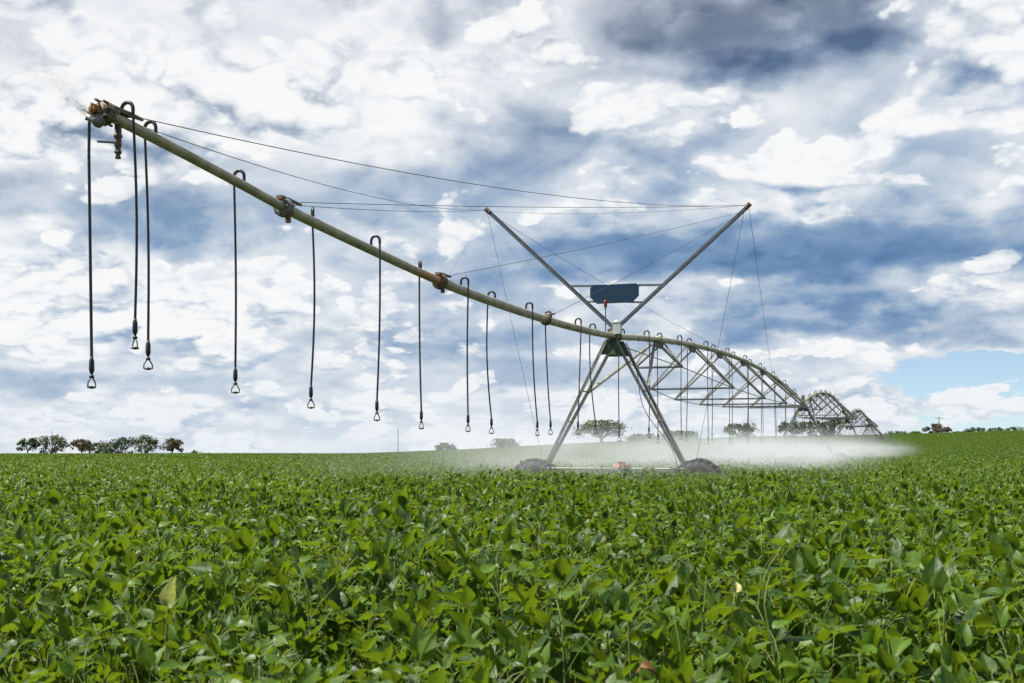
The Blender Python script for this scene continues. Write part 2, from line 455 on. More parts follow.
class LeafMB:
    """leaf geometry with a per-face shade attribute and leaf coordinates"""
    def __init__(self):
        self.v = []; self.f = []; self.var = []; self.uv = []; self.mi = []
    PROF = [(0, .03), (.09, .21), (.24, .315), (.42, .305), (.66, .185), (.86, .065), (1.0, .0)]
    def leaf(self, base, fwd, up, L, W=1.0, fold=.25, curl=.2, var=.5, res=2, twist=0.0, mi=0):
        fwd = fwd.normalized(); s = fwd.cross(up)
        if s.length < 1e-3: s = fwd.cross(Vector((1, .2, 0)))
        s.normalize(); n = s.cross(fwd)
        if res == 2: prof = self.PROF; cols = (-1, -.5, 0, .5, 1)
        elif res == 1: prof = [self.PROF[i] for i in (0, 2, 4, 6)]; cols = (-1, 0, 1)
        else: prof = [(0, .05), (.42, .36), (1, 0)]; cols = (-1, 0, 1)
        o = len(self.v); nc = len(cols)
        for t, w in prof:
            for c in cols:
                ww = w * W * L
                ang = twist * t
                off = s * (c * ww)
                zz = abs(c) * ww * fold - curl * L * t * t + (.03 * L * math.sin(t * 17 + c * 2) * abs(c) if res == 2 else 0)
                p = base + fwd * (t * L * (1 - .25 * curl * t)) + off * math.cos(ang) + n * (zz + c * ww * math.sin(ang))
                self.v.append(p); self.uv.append((c, t, 0.0))
        for i in range(len(prof) - 1):
            for k in range(nc - 1):
                a = o + i * nc + k
                self.f.append((a, a + 1, a + nc + 1, a + nc)); self.var.append(var); self.mi.append(mi)
    def stalk(self, pts, r, var=.5, mi=1, n=3):
        pts = [Vector(p) for p in pts]
        o = len(self.v)
        for i, p in enumerate(pts):
            t = (pts[min(i + 1, len(pts) - 1)] - pts[max(i - 1, 0)]).normalized()
            s = t.cross(Vector((.31, .2, .93)));
            if s.length < .01: s = Vector((1, 0, 0))
            s.normalize(); q = s.cross(t)
            for k in range(n):
                an = 2 * math.pi * k / n
                self.v.append(p + (s * math.cos(an) + q * math.sin(an)) * r); self.uv.append((.5, .3, 0))
        for i in range(len(pts) - 1):
            for k in range(n):
                k2 = (k + 1) % n
                self.f.append((o + i*n + k, o + i*n + k2, o + (i+1)*n + k2, o + (i+1)*n + k)); self.var.append(var); self.mi.append(mi)
    def mesh(self, name, mats):
        me = bpy.data.meshes.new(name)
        me.from_pydata([tuple(p) for p in self.v], [], self.f)
        for m in mats: me.materials.append(m)
        me.polygons.foreach_set('material_index', self.mi)
        me.polygons.foreach_set('use_smooth', [True] * len(self.f))
        a = me.attributes.new('var', 'FLOAT', 'FACE'); a.data.foreach_set('value', self.var)
        b = me.attributes.new('leafuv', 'FLOAT_VECTOR', 'POINT'); b.data.foreach_set('vector', [c for p in self.uv for c in p])
        me.update()
        return me

M_LEAF = leaf_mat('soybean_leaf', (.012, .044, .003), (.126, .226, .012), (.32, .46, .012), .42)
m_, nt_, b_ = new_mat('soybean_stem'); b_.inputs['Base Color'].default_value = (.15, .195, .035, 1); b_.inputs['Roughness'].default_value = .6
M_STEM = m_

def trifoliate(lm, base, d, rg, L, res, var):
    """three leaflets at the end of a stalk that points along d (horizontal azimuth kept)"""
    h = Vector((d.x, d.y, 0)); h = h.normalized() if h.length > .01 else Vector((1, 0, 0))
    side = Vector((-h.y, h.x, 0)); up = Vector((0, 0, 1))
    pitch = R(rg.gauss(50, 30))
    for k, (yaw, sc) in enumerate(((0, 1.0), (72, .9), (-72, .9))):
        yw = R(yaw + rg.gauss(0, 12)); hd = h * math.cos(yw) + side * math.sin(yw)
        pt = pitch + R(rg.gauss(0, 20))
        f = hd * math.cos(pt) + up * math.sin(pt)
        roll = rg.gauss(0, .42)
        sd_ = Vector((-hd.y, hd.x, 0))
        u = (up + sd_ * roll - hd * .2).normalized()
        b = base + (f * L * .22 if k == 0 else f * .012)
        if k == 0 and res == 2: lm.stalk([base, b], .0014, .5)
        lm.leaf(b, f, u, L * sc * rg.uniform(.82, 1.12), rg.uniform(.88, 1.08), rg.uniform(.05, .6), rg.uniform(-.1, .40),
                max(0, min(1, var + rg.gauss(0, .16))), res, rg.gauss(0, .3))

def plant_mesh(seed, res, name):
    rg = random.Random(seed); lm = LeafMB()
    H = rg.uniform(.69, .83)
    nn = 12 if res == 2 else (11 if res == 1 else 7)
    top = None
    st = [Vector((0, 0, 0)), Vector((rg.gauss(0, .02), rg.gauss(0, .02), H * .5)), Vector((rg.gauss(0, .04), rg.gauss(0, .04), H))]
    if res == 2: lm.stalk(st, .0032, .4, n=4)
    a0 = rg.uniform(0, 6.28)
    for i in range(nn):
        t = .30 + .70 * (i / (nn - 1)) ** .8
        if res < 2: t = .5 + .5 * (i / (nn - 1))
        p = st[1] + (st[2] - st[1]) * ((t - .5) / .5) if t > .5 else st[0] + (st[1] - st[0]) * (t / .5)
        an = a0 + i * 2.6 + rg.gauss(0, .5)
        pl = rg.uniform(.11, .22) * (1.1 - .45 * t)
        e = R(rg.uniform(25, 65))
        d = Vector((math.cos(an) * math.cos(e), math.sin(an) * math.cos(e), math.sin(e)))
        mid = p + d * pl * .5 + Vector((0, 0, .012)); q = p + d * pl
        if res == 2: lm.stalk([p, mid, q], .0015, rg.random())
        elif res == 1: lm.stalk([p, q], .0018, rg.random())
        L = rg.uniform(.066, .106) * (1.08 - .28 * max(0, t - .8) / .2)
        if res < 2: L *= .90
        trifoliate(lm, q, d, rg, L, res, rg.uniform(.15, .85) + .12 * (t - .6))
    return lm.mesh(name, [M_LEAF, M_STEM])

def tile_mesh(seed, size, per, name):
    rg = random.Random(seed); lm = LeafMB()
    n = int(size * size * per)
    for i in range(n):
        x = rg.uniform(-size / 2, size / 2); y = rg.uniform(-size / 2, size / 2)
        h = .80 + .09 * mnoise.noise(Vector((x * 1.6, y * 1.6, seed))) + rg.gauss(0, .05)
        an = rg.uniform(0, 6.28); pt = R(rg.gauss(44, 34))
        hd = Vector((math.cos(an), math.sin(an), 0)); f = hd * math.cos(pt) + Vector((0, 0, math.sin(pt)))
        u = Vector((rg.gauss(0, .4), rg.gauss(0, .4), 1))
        lm.leaf(Vector((x, y, h)), f, u, rg.uniform(.085, .125), 1.1, rg.uniform(.1, .6), rg.uniform(0, .3), min(1, max(0, rg.gauss(.5, .27))), 0)
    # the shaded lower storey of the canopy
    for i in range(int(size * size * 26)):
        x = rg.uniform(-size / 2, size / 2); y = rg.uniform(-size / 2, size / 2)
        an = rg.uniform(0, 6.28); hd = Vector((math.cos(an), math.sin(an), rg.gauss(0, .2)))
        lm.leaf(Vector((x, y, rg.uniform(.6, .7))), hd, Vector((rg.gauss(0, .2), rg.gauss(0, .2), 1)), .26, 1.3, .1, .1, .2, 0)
    return lm.mesh(name, [M_LEAF, M_STEM])

def field():
    lib = bpy.data.collections.new('soybean_sources')          # only instanced by the field, never in the scene itself
    names = []
    NV, MV, FV = 9, 6, 4
    def put(me, i):
        o = bpy.data.objects.new('soybean_plant.%03d' % i, me); lib.objects.link(o)
    k = 0
    for i in range(NV): put(plant_mesh(100 + i, 2, 'soybean_plant'), k); k += 1
    for i in range(MV): put(plant_mesh(200 + i, 1, 'soybean_plant'), k); k += 1
    TS = 3.0
    for i in range(FV): put(tile_mesh(300 + i, TS + .25, 115, 'soybean_patch'), k); k += 1
    pts = []; rot = []; scl = []; idx = []
    rg = random.Random(5)
    NEAR, MIDD = 15.0, 58.0
    sp = .178
    def half(y): return .445 * y + 3.2
    y = .6
    wheel_tracks = []
    while y < MIDD:
        hw = half(y); xx = -hw
        while xx < hw:
            px = xx + rg.uniform(-.5, .5) * sp * 1.2; py = y + rg.uniform(-.5, .5) * sp * 1.2
            xx += sp
            if math.hypot(px, py) < .75: continue
            near = py < NEAR + rg.uniform(-1.5, 1.5)
            if not near and rg.random() < .12: continue
            pts.append((px, py, terrain(px, py))); rot.append(rg.uniform(0, 6.283))
            gap = mnoise.noise(Vector((px * .9, py * .9, 7.7)))
            sc1 = rg.uniform(.84, 1.16) * (1 + .20 * gap)
            scl.append(min(sc1, 1.02) if py < 3.6 else sc1); idx.append(rg.randrange(NV) if near else NV + rg.randrange(MV))
        y += sp
    y = MIDD + TS / 2
    while y < 440:
        hw = half(y) + 4; xx = -hw
        while xx < hw:
            px = xx + rg.uniform(-.4, .4); py = y + rg.uniform(-.4, .4)
            pts.append((px, py, terrain(px, py) + rg.gauss(0, .025))); rot.append(rg.randrange(4) * math.pi / 2 + rg.gauss(0, .08))
            scl.append(rg.uniform(.98, 1.07)); idx.append(NV + MV + rg.randrange(FV))
            xx += TS
        y += TS
    me = bpy.data.meshes.new('soybean_field'); me.from_pydata(pts, [], [])
    for nm, tp, dat in (('rot', 'FLOAT', rot), ('scl', 'FLOAT', scl), ('idx', 'INT', idx)):
        a = me.attributes.new(nm, tp, 'POINT'); a.data.foreach_set('value', dat)
    me.materials.append(M_LEAF)
    o = link('soybean_field', me)
    tag(o, 'dense green soybean crop covering the whole field', 'crop', kind='stuff')
    ng = bpy.data.node_groups.new('crop_scatter', 'GeometryNodeTree')
    ng.interface.new_socket('Geometry', in_out='INPUT', socket_type='NodeSocketGeometry')
    ng.interface.new_socket('Geometry', in_out='OUTPUT', socket_type='NodeSocketGeometry')
    N = ng.nodes; Lk = ng.links
    gi = N.new('NodeGroupInput'); go = N.new('NodeGroupOutput')
    ci = N.new('GeometryNodeCollectionInfo'); ci.inputs['Collection'].default_value = lib
    ci.inputs['Separate Children'].default_value = True; ci.inputs['Reset Children'].default_value = True
    io = N.new('GeometryNodeInstanceOnPoints'); io.inputs['Pick Instance'].default_value = True
    def attr(nm, tp):
        a = N.new('GeometryNodeInputNamedAttribute'); a.data_type = tp; a.inputs['Name'].default_value = nm
        return [s for s in a.outputs if s.enabled and s.name == 'Attribute'][0]
    cx = N.new('ShaderNodeCombineXYZ'); Lk.new(attr('rot', 'FLOAT'), cx.inputs[2])
    er = N.new('FunctionNodeEulerToRotation'); Lk.new(cx.outputs[0], er.inputs[0])
    Lk.new(gi.outputs[0], io.inputs['Points']); Lk.new(ci.outputs[0], io.inputs['Instance'])
    Lk.new(attr('idx', 'INT'), io.inputs['Instance Index']); Lk.new(er.outputs[0], io.inputs['Rotation'])
    sx = N.new('ShaderNodeCombineXYZ'); sc_ = attr('scl', 'FLOAT')
    for i in range(3): Lk.new(sc_, sx.inputs[i])
    Lk.new(sx.outputs[0], io.inputs['Scale'])
    Lk.new(io.outputs[0], go.inputs[0])
    md = o.modifiers.new('crop_scatter', 'NODES'); md.node_group = ng
if DO_FIELD: field()

# ------------------------------------------------------------------ the irrigation machine
M_PIPE = metal_mat('weathered_pipe', (.47, .42, .28), (.20, .19, .10), .48, .15, 4.5, (.30, .13, .04), .41)
M_PIPE_RUST = metal_mat('rusting_pipe', (.45, .41, .27), (.21, .20, .11), .5, .15, 4.5, (.52, .20, .04), .41, (18.55, 19.6))
M_GALV = metal_mat('galvanised_steel', (.37, .345, .265), (.16, .15, .11), .42, .35, 5.0, (.22, .13, .07), .36)
M_LEG = metal_mat('wet_leg_steel', (.27, .255, .20), (.12, .115, .09), .4, .35, 5.0, (.18, .10, .05), .36)
M_MAST = metal_mat('grey_mast_steel', (.16, .175, .18), (.10, .11, .115), .5, .4, 5.0)
M_GREEN = metal_mat('mossy_plate', (.075, .11, .055), (.05, .06, .03), .6, .1, 7.0, (.14, .08, .03), .34)
M_CLAMP = metal_mat('rusty_iron', (.22, .17, .12), (.08, .06, .045), .65, .3, 14.0, (.33, .14, .04), .47)
M_CLAMPG = metal_mat('dull_zinc', (.30, .29, .26), (.12, .11, .10), .55, .5, 16.0, (.22, .12, .05), .4)
M_HOSE = metal_mat('black_rubber', (.013, .013, .015), (.030, .028, .026), .42, 0, 20, bump=.1)
M_TYRE = metal_mat('muddy_tyre', (.022, .019, .021), (.055, .043, .040), .85, 0, 9, bump=.8)
M_WIRE = metal_mat('steel_wire', (.16, .16, .16), (.10, .10, .10), .5, .6, 20, bump=0)
M_WHITE = metal_mat('pale_plastic', (.50, .50, .47), (.42, .42, .38), .45, 0, 9, bump=.05)
M_NAVY = metal_mat('navy_panel', (.007, .032, .062), (.006, .028, .055), .35, 0, 4, bump=.05)
M_MOTOR = metal_mat('worn_red_white', (.36, .32, .27), (.20, .06, .035), .5, .1, 7, bump=.1)
M_BRASS = metal_mat('brass', (.50, .27, .10), (.24, .12, .05), .38, .8, 22)
m_, nt_, b_ = new_mat('red_lens'); b_.inputs['Base Color'].default_value = (.22, .010, .010, 1); b_.inputs['Roughness'].default_value = .2; M_RED = m_

SL = .3485; X0 = 2.51 - SL * 30
U = Vector((SL, 1, 0)).normalized(); V = Vector((U.y, -U.x, 0)); UP = Vector((0, 0, 1))
TOW = [30.0, 71.0, 112.0, 153.0, 194.0]
TOPZ = [2.765, 2.72, 2.88, 3.28, 2.1]
ARCH = [.86, 1.3, 1.15, .45]
PROF = [(11.3, 3.225), (12.45, 3.15), (14, 3.015), (14.9, 2.93), (17.2, 2.79), (19.5, 2.675), (22, 2.625), (25, 2.625), (27.5, 2.675), (30, 2.765)]
def pz(y):
    if y <= 30: return CAMZ + spline_table(PROF, y)
    for i in range(4):
        if y <= TOW[i + 1]:
            t = (y - TOW[i]) / (TOW[i + 1] - TOW[i])
            return CAMZ + TOPZ[i] * (1 - t) + TOPZ[i + 1] * t + ARCH[i] * 4 * t * (1 - t)
    return CAMZ + TOPZ[-1]
BEND = [(71, 0.0), (112, -.58), (153, -.98), (194, -1.4)]
def pp(y): return Vector((X0 + SL * y + lerp_table(BEND, y), y, pz(y)))

def goose(mb, a, d, rp, low, sway=Vector((0, 0, 0)), n=8, rg=rnd):
    """gooseneck over the pipe in direction d, then the hose straight down"""
    r = .066
    pts = [a + UP * (rp - .01), a + UP * (rp + .055)]
    c = a + UP * (rp + .055) + d * r
    for k in range(1, 9):
        an = math.pi * (1 - k / 8)
        pts.append(c + d * (r * math.cos(an)) + UP * (r * math.sin(an)))
    e = pts[-1]
    mb.tube(pts + [e - UP * .05], .019, n)
    hp = []
    bow = Vector((rg.gauss(0, .028), rg.gauss(0, .02), 0))
    for k in range(9):
        t = k / 8
        z = e.z - .03 + (low - e.z + .03) * t
        hp.append(Vector((e.x, e.y, z)) + sway * t * t + bow * math.sin(math.pi * t))
    mb.tube(hp, .0135, n)
    return hp[-1]

def nozzle_mesh():
    mb = MB()
    mb.lathe((0, 0, 0), (0, 0, -1), [(.0, -.02), (.017, -.02), (.017, .0), (.024, .012), (.026, .10), (.019, .125), (.012, .135), (.012, .15), (.022, .152), (.024, .172), (.012, .178), (0, .178)], 12)
    for s in (-1, 1):
        mb.tube([(s * .014, 0, -.176), (s * .044, 0, -.225), (s * .044, 0, -.262), (s * .012, 0, -.268)], .0078, 6, 1)
    mb.lathe((0, 0, -.262), (0, 0, -1), [(0, -.012), (.02, -.008), (.042, 0), (.04, .008), (.012, .016), (0, .018)], 14, 0)
    return mb.mesh('sprinkler_nozzle', [M_HOSE, M_CLAMPG])

def machine():
    root = link('irrigation_machine', None, None, (pp(30).x, 30, 0)); root.empty_display_size = .5
    tag(root, 'long centre pivot irrigator with rusty overhang pipe, hanging hoses and wheeled towers across the crop', 'irrigation machine')
    nz_me = nozzle_mesh()
    # --- overhang pipe in three tapering lengths
    secs = [(11.68, 14.9, .055, M_PIPE), (14.9, 19.55, .0645, M_PIPE_RUST), (19.55, 29.9, .078, M_PIPE)]
    ohp = None
    for (a, b, r, m) in secs:
        mb = MB(); n = 16
        mb.tube([pp(a + (b - a) * k / n) for k in range(n + 1)], r, 20)
        o = build(mb, 'overhang_pipe', m, root)
        if b < 29:   # bolted reducing flange + cable clamp at the joint
            c = pp(b); d = (pp(b + .3) - pp(b - .3)).normalized()
            fb = MB()
            fb.lathe(c - d * .055, d, [(r, -.03), (r + .05, -.03), (r + .062, -.02), (r + .062, 0), (r + .02, .004), (r + .02, .02), (r + .05, .024), (r + .064, .03), (r + .064, .05), (r + .04, .056), (r + .012, .06)], 18)
            for k in range(8):
                an = k * math.pi / 4
                p = c + (V * math.cos(an) + d.cross(V) * math.sin(an)) * (r + .042)
                fb.tube([p - d * .12, p + d * .02], .011, 6)
            build(fb, 'pipe_flange', M_CLAMPG if b < 16 else M_CLAMP, o)
            cb = MB()
            cb.box(c + UP * (r + .05) - d * .02, (d, V, UP), (.11, .045, .018))
            cb.lathe(c + d * .08, d, [(r + .002, -.02), (r + .018, -.02), (r + .018, .02), (r + .002, .02)], 16)
            cb.box(c - UP * (r + .05) + d * .08, (d, V, UP), (.026, .026, .05))
            cb.tube([c + UP * (r + .06) + V * .02 + d * .05, c + UP * (r + .07) + V * .03 + d * .34], [.028, .02], 8)
            cb.tube([c + UP * (r + .06) - V * .03 + d * .05, c + UP * (r + .05) - V * .04 + d * .30], [.02, .015], 8)
            build(cb, 'cable_clamp', M_CLAMP, o)
        ohp = o
    for yb in (24.75,):   # last cable clamp near the tower
        c = pp(yb); fb = MB(); d = U
        fb.lathe(c, d, [(.08, -.05), (.115, -.05), (.12, -.02), (.10, 0), (.12, .02), (.115, .05), (.08, .05)], 16)
        fb.tube([c + UP * .09, c + UP * .16 + d * .4 + V * .06], .02, 8)
        build(fb, 'cable_clamp', M_CLAMP, ohp)
    # --- end sprinkler cluster
    e = pp(11.68); d0 = -(pp(12.1) - pp(11.68)).normalized()
    mb = MB()
    mb.lathe(e - d0 * .05, d0, [(.058, -.02), (.10, -.02), (.112, 0), (.112, .03), (.085, .035), (.085, .05), (.112, .055), (.112, .075), (.07, .08), (.07, .10), (.082, .102), (.082, .118), (.0, .12)], 18, 0, .012, 3)
    for k in range(8):
        an = k * math.pi / 4 + .2
        p = e + (V * math.cos(an) + d0.cross(V) * math.sin(an)) * .10
        mb.tube([p - d0 * .10, p + d0 * rnd.uniform(.08, .125)], .013, 6)
    es = build(mb, 'end_sprinkler', M_CLAMP, root)
    nb = MB()
    n0 = e + d0 * .07 - UP * .005 - V * .02
    left = (-V * .30 + d0 * .85 + UP * .05).normalized()
    nb.tube([n0 - left * .02, n0 + left * .055, n0 + left * .065], [.042, .038, .046], 12)
    nb.tube([n0 + left * .06, n0 + left * .085], [.03, .024], 12)
    nb.tube([n0 + UP * .04, n0 + UP * .045 + left * .07], [.02, .018], 8)
    build(nb, 'spray_nozzle', M_BRASS, es)
    nb = MB()
    q = e - UP * .08 + d0 * .06
    nb.lathe(q, (-.55, -.4, -.55), [(0, -.02), (.055, -.02), (.062, .01), (.06, .05), (.035, .075), (.0, .078)], 14, 0, .01)
    nb.tube([q + Vector((-.07, -.03, -.02)), q + Vector((-.12, -.05, .0))], .018, 8)
    build(nb, 'drain_cap', M_CLAMPG, es)
    vb = MB()
    v0 = pp(11.88)
    vb.lathe(v0, (0, 0, -1), [(0, .0), (.034, .0), (.034, .14), (.042, .145), (.042, .17), (.030, .18), (.034, .20), (.034, .26), (.026, .265), (.026, .30), (.034, .30), (.034, .325), (.022, .33), (.022, .36), (.028, .36), (.028, .375), (0, .376)], 14)
    vv = build(vb, 'drain_valve', M_CLAMP, root)
    hb = MB()
    hb.bar(v0 + Vector((-.03, -.02, -.225)), v0 + Vector((-.185, -.05, -.222)), .022, .016)
    build(hb, 'valve_handle', M_MAST, vv)
    # --- drop hoses
    def hose(y, d, low, sway=(0, 0), rp=None, n=8, noz=True):
        mb = MB()
        rp = rp if rp else (.0585 if y < 14.9 else .068 if y < 19.55 else .081)
        a = pp(y)
        end = goose(mb, a, d.normalized(), rp, low + .26, Vector((sway[0], sway[1], 0)), n)
        o = build(mb, 'drop_hose', M_HOSE, root)
        z = link('sprinkler_nozzle', nz_me, o, end)
        z.rotation_euler = (0, 0, rnd.uniform(-.9, .9))
        return o
    H = lambda py, y: CAMZ + (HORY - py) * y / F
    f, b = V, -V
    edge = (-U * .25 + U * 1.0 - V * .3)
    hose(11.93, f, H(348, 11.93), (.02, 0)); hose(12.45, b, H(368, 12.45), (.035, 0)); hose(14.03, b, H(392, 14.03), (.015, 0))
    hose(15.57, Vector((-.25, 1, 0)), H(407, 15.57), (-.015, 0)); hose(17.16, f, H(420, 17.16), (-.04, 0)); hose(18.8, Vector((-.25, 1, 0)), H(428, 18.8), (.03, 0))
    hose(20.37, f, H(431, 20.37), (-.005, 0)); hose(21.93, b, H(433, 21.93), (.06, 0)); hose(23.57, f, H(435, 23.57), (.09, 0))
    hose(25.1, b, H(434, 25.1), (.11, 0)); hose(26.75, f, H(434, 26.75), (-.07, 0)); hose(28.3, b, H(433, 28.3), (.13, 0))
    # the outermost hose hangs from the end cap itself
    mb = MB(); a = pp(11.68) + d0 * .08 - V * .09 - UP * .06
    pts = [pp(11.68) + d0 * .03 - UP * .02, a + UP * .0, a - V * .015 - UP * .05]
    zt = H(385, 11.3) + .26
    for k in range(1, 9): pts.append(Vector((a.x - .02 + .03 * k / 8, a.y, a.z - .05 + (zt - a.z + .05) * k / 8)))
    mb.tube(pts, .0145, 8)
    o = build(mb, 'drop_hose', M_HOSE, root); z = link('sprinkler_nozzle', nz_me, o, pts[-1]); z.rotation_euler = (0, 0, 1.0)
    # drops along the trussed spans
    for si in range(4):
        y0, y1 = TOW[si], TOW[si + 1]
        cnt = (20, 20, 20, 14)[si]
        for k in range(cnt):
            y = y0 + .9 + (y1 - y0 - 1.6) * k / (cnt - 1)
            gz = terrain(X0 + SL * y, y)
            hose(y, f if k % 2 else b, gz + 1.72 + rnd.uniform(-.08, .08), (rnd.gauss(.03, .03), 0), .081, 6 if si == 0 else 4)
    # --- trussed spans
    frac = [(34.6 - 30) / 41, (39.3 - 30) / 41, (44.2 - 30) / 41, (49.4 - 30) / 41, (54.8 - 30) / 41, (60.3 - 30) / 41, (65.7 - 30) / 41]
    wid = [1.31, 2.62, 3.2, 3.43, 3.48, 2.75, 1.35]; dep = [.78, 1.40, 1.70, 1.76, 1.62, 1.32, .74]
    for si in range(4):
        y0, y1 = TOW[si], TOW[si + 1]; L = y1 - y0
        mb = MB(); n = 40
        mb.tube([pp(y0 + .05 + (L - .1) * k / n) for k in range(n + 1)], .081, 14)
        for fr in frac:
            c = pp(y0 + fr * L)
            mb.lathe(c, U, [(.08, -.04), (.108, -.04), (.108, -.004), (.09, -.003), (.09, .003), (.108, .004), (.108, .04), (.08, .04)], 14)
        sp = build(mb, 'span_pipe', M_PIPE, root)
        ends = {-1: [], 1: []}
        for fr, w, dp in zip(frac, wid, dep):
            c = pp(y0 + fr * L)
            bb = MB()
            lo = c - UP * dp
            for s in (-1, 1):
                e_ = lo + V * (s * w / 2); ends[s].append(e_)
                bb.angle(c - U * .55 - UP * .09 + V * (s * .05), e_ - U * .04 + UP * .02, .062, .008)
                bb.angle(c + U * .55 - UP * .09 + V * (s * .05), e_ + U * .04 + UP * .02, .062, .008)
            bb.angle(lo - V * (w / 2 + .05), lo + V * (w / 2 + .05), .062, .008)
            build(bb, 'truss_brace', M_GALV, sp)
            gb = MB()
            cc = c - UP * .135
            pl = [cc + U * .68 + UP * .05, cc + U * .36 - UP * .10, cc - U * .36 - UP * .10, cc - U * .68 + UP * .05]
            vs = [p + V * .016 for p in pl] + [p - V * .016 for p in pl]
            gb.add(vs, [(0,1,2,3), (7,6,5,4), (0,4,5,1), (1,5,6,2), (2,6,7,3), (3,7,4,0)], 0, False)
            gb.box(cc + UP * .045, (U, V, UP), (.5, .085, .008))
            build(gb, 'gusset_plate', M_GREEN, sp)
        for s in (-1, 1):
            rb = MB()
            path = [pp(y0 + .35) - UP * .25 + V * s * .12] + ends[s] + [pp(y1 - .35) - UP * .25 + V * s * .12]
            rb.tube(path, .014, 6)
            build(rb, 'truss_rod', M_LEG, sp)
    # --- drive towers
    def wheel(c, tw):
        wb = MB(); r = .60; hw = .17
        wb.lathe(c, U, [(.33, -hw * .7), (.44, -hw), (.53, -hw), (.575, -hw * .7), (.585, 0), (.575, hw * .7), (.53, hw), (.44, hw), (.33, hw * .7)], 40, 0, .03)
        for k in range(22):
            for s in (-1, 1):
                an = 2 * math.pi * (k + (.5 if s > 0 else 0)) / 22
                dd = V * math.cos(an) + UP * math.sin(an); tt = -V * math.sin(an) + UP * math.cos(an)
                t2 = (tt + U * s * .9).normalized()
                jit = rnd.uniform(-.012, .02)
                wb.box(c + dd * (.595 + jit) + U * s * .085, (dd, t2.cross(dd), t2), (.042, .026, .105))
        for k in range(60):          # clods of mud caught in the tread
            an = rnd.uniform(0, 6.28); dd = V * math.cos(an) + UP * math.sin(an); rr = rnd.uniform(.40, .63)
            p = c + dd * rr + U * rnd.choice((-1, 1)) * rnd.uniform(.02, .17)
            s_ = rnd.uniform(.018, .045)
            wb.box(p, (Vector((rnd.gauss(0, 1), rnd.gauss(0, 1), rnd.gauss(0, 1))), dd, dd.cross(U) + U * .3), (s_, s_ * .8, s_))
        o = build(wb, 'wheel', [M_TYRE], tw)
        rb = MB()
        rb.lathe(c, U, [(0, -.06), (.07, -.10), (.09, -.10), (.10, -.05), (.28, -.03), (.33, -.11), (.345, -.11), (.345, .11), (.33, .11), (.28, .03), (.1, .05), (.09, .1), (0, .1)], 28)
        return o, rb
    for ti, ty in enumerate(TOW):
        top = pp(ty); gz = terrain(top.x, ty)
        hb = 2.06
        mb = MB()
        # apex plates, base beam and rungs
        a0 = top - UP * .10
        for du in (-.36, .36):
            pl = [a0 + U * du - V * .12 + UP * .02, a0 + U * du + V * .12 + UP * .02, a0 + U * du + V * .34 - UP * .36, a0 + U * du - V * .34 - UP * .36]
            vs = [p + U * .006 for p in pl] + [p - U * .006 for p in pl]
            mb.add(vs, [(3,2,1,0), (4,5,6,7), (0,1,5,4), (1,2,6,5), (2,3,7,6), (3,0,4,7)], 1, False)
        mb.box(a0 - UP * .015, (U, V, UP), (.42, .12, .012), 1)
        mb.lathe(top, U, [(.08, -.22), (.125, -.22), (.13, -.17), (.10, -.16), (.10, .16), (.13, .17), (.125, .22), (.08, .22)], 16, 2)
        tw = build(mb, 'drive_tower', [M_LEG, M_GREEN, M_CLAMP], root)
        mb = MB(); mb.box(Vector((top.x, ty, gz + .90)), (V, U, UP), (hb + .15, .06, .07), 0)
        build(mb, 'base_beam', M_LEG, tw)
        feet = {}
        for s in (-1, 1):
            foot = Vector((top.x, ty, gz + .98)) + V * (s * (hb - .30))
            tops = []
            for du in (-1, 1):
                t0 = top - UP * .16 + V * s * .12 + U * du * .37
                f0 = foot + U * du * .09
                lb = MB(); lb.angle(t0, f0, .085, .012); lb.bar(t0 + UP * .004, f0 + UP * .004, .05, .02)
                build(lb, 'leg', M_LEG, tw)
                tops.append((t0, f0))
            rb = MB()
            for k in (.38, .62, .82):
                rb.bar(tops[0][0].lerp(tops[0][1], k), tops[1][0].lerp(tops[1][1], k), .05, .03)
            build(rb, 'leg_rung', M_GALV, tw)
            # knee brace up to the next span
            kb = MB()
            if ti < 4:
                g = pp(ty + 3.9) - UP * .16 + V * s * .05
                kb.bar(tops[1][0].lerp(tops[1][1], .38), g, .075, .05)
                build(kb, 'knee_brace', M_GALV, tw)
            c = Vector((top.x, ty, gz + .60)) + V * (s * hb)
            w, rimb = wheel(c, tw)
            build(rimb, 'rim', M_CLAMP, tw)
            gb = MB()
            gb.lathe(c + U * .12, U, [(0, -.02), (.13, -.02), (.15, .02), (.15, .12), (.10, .16), (0, .17)], 16)
            gb.bar(c + U * .18, foot - UP * .05, .09, .09)
            build(gb, 'wheel_gearbox', M_LEG, tw)
        db = MB()
        cm = Vector((top.x, ty, gz + 1.0)) + V * .20 - U * .14
        db.lathe(cm - V * .20, V, [(0, 0), (.10, .0), (.125, .02), (.125, .13), (.14, .14), (.14, .17), (.125, .18), (.125, .30), (.10, .34), (.09, .40), (0, .42)], 18)
        db.box(cm + UP * .13, (V, U, UP), (.07, .05, .035))
        build(db, 'drive_motor', M_MOTOR, tw)
        if ti < 4:
            sb = MB()
            sb.tube([cm + V * .2, c_right(ty, gz, hb, 1)], .02, 8); sb.tube([cm - V * .2, c_right(ty, gz, hb, -1)], .02, 8)
            build(sb, 'drive_shaft', M_GALV, tw)
        # control box on the apex
        if ti == 0:
            c = top + UP * .18 + V * .10 - U * .16
        else:
            c = top + UP * .27 + V * .0
        cb = MB(); cb.box(c, (V, U, UP), (.095, .08, .135))
        cb.box(c + UP * .142, (V, U, UP), (.102, .088, .012))
        cb.lathe(c + UP * .15, UP, [(.09, 0), (.085, .03), (.05, .05), (0, .055)], 14)
        cb.tube([c - UP * .13, c - UP * .2], .03, 8)
        build(cb, 'control_box', M_WHITE if ti == 0 else M_CLAMPG, root)
    # --- the V mast on the first tower
    top = pp(30)
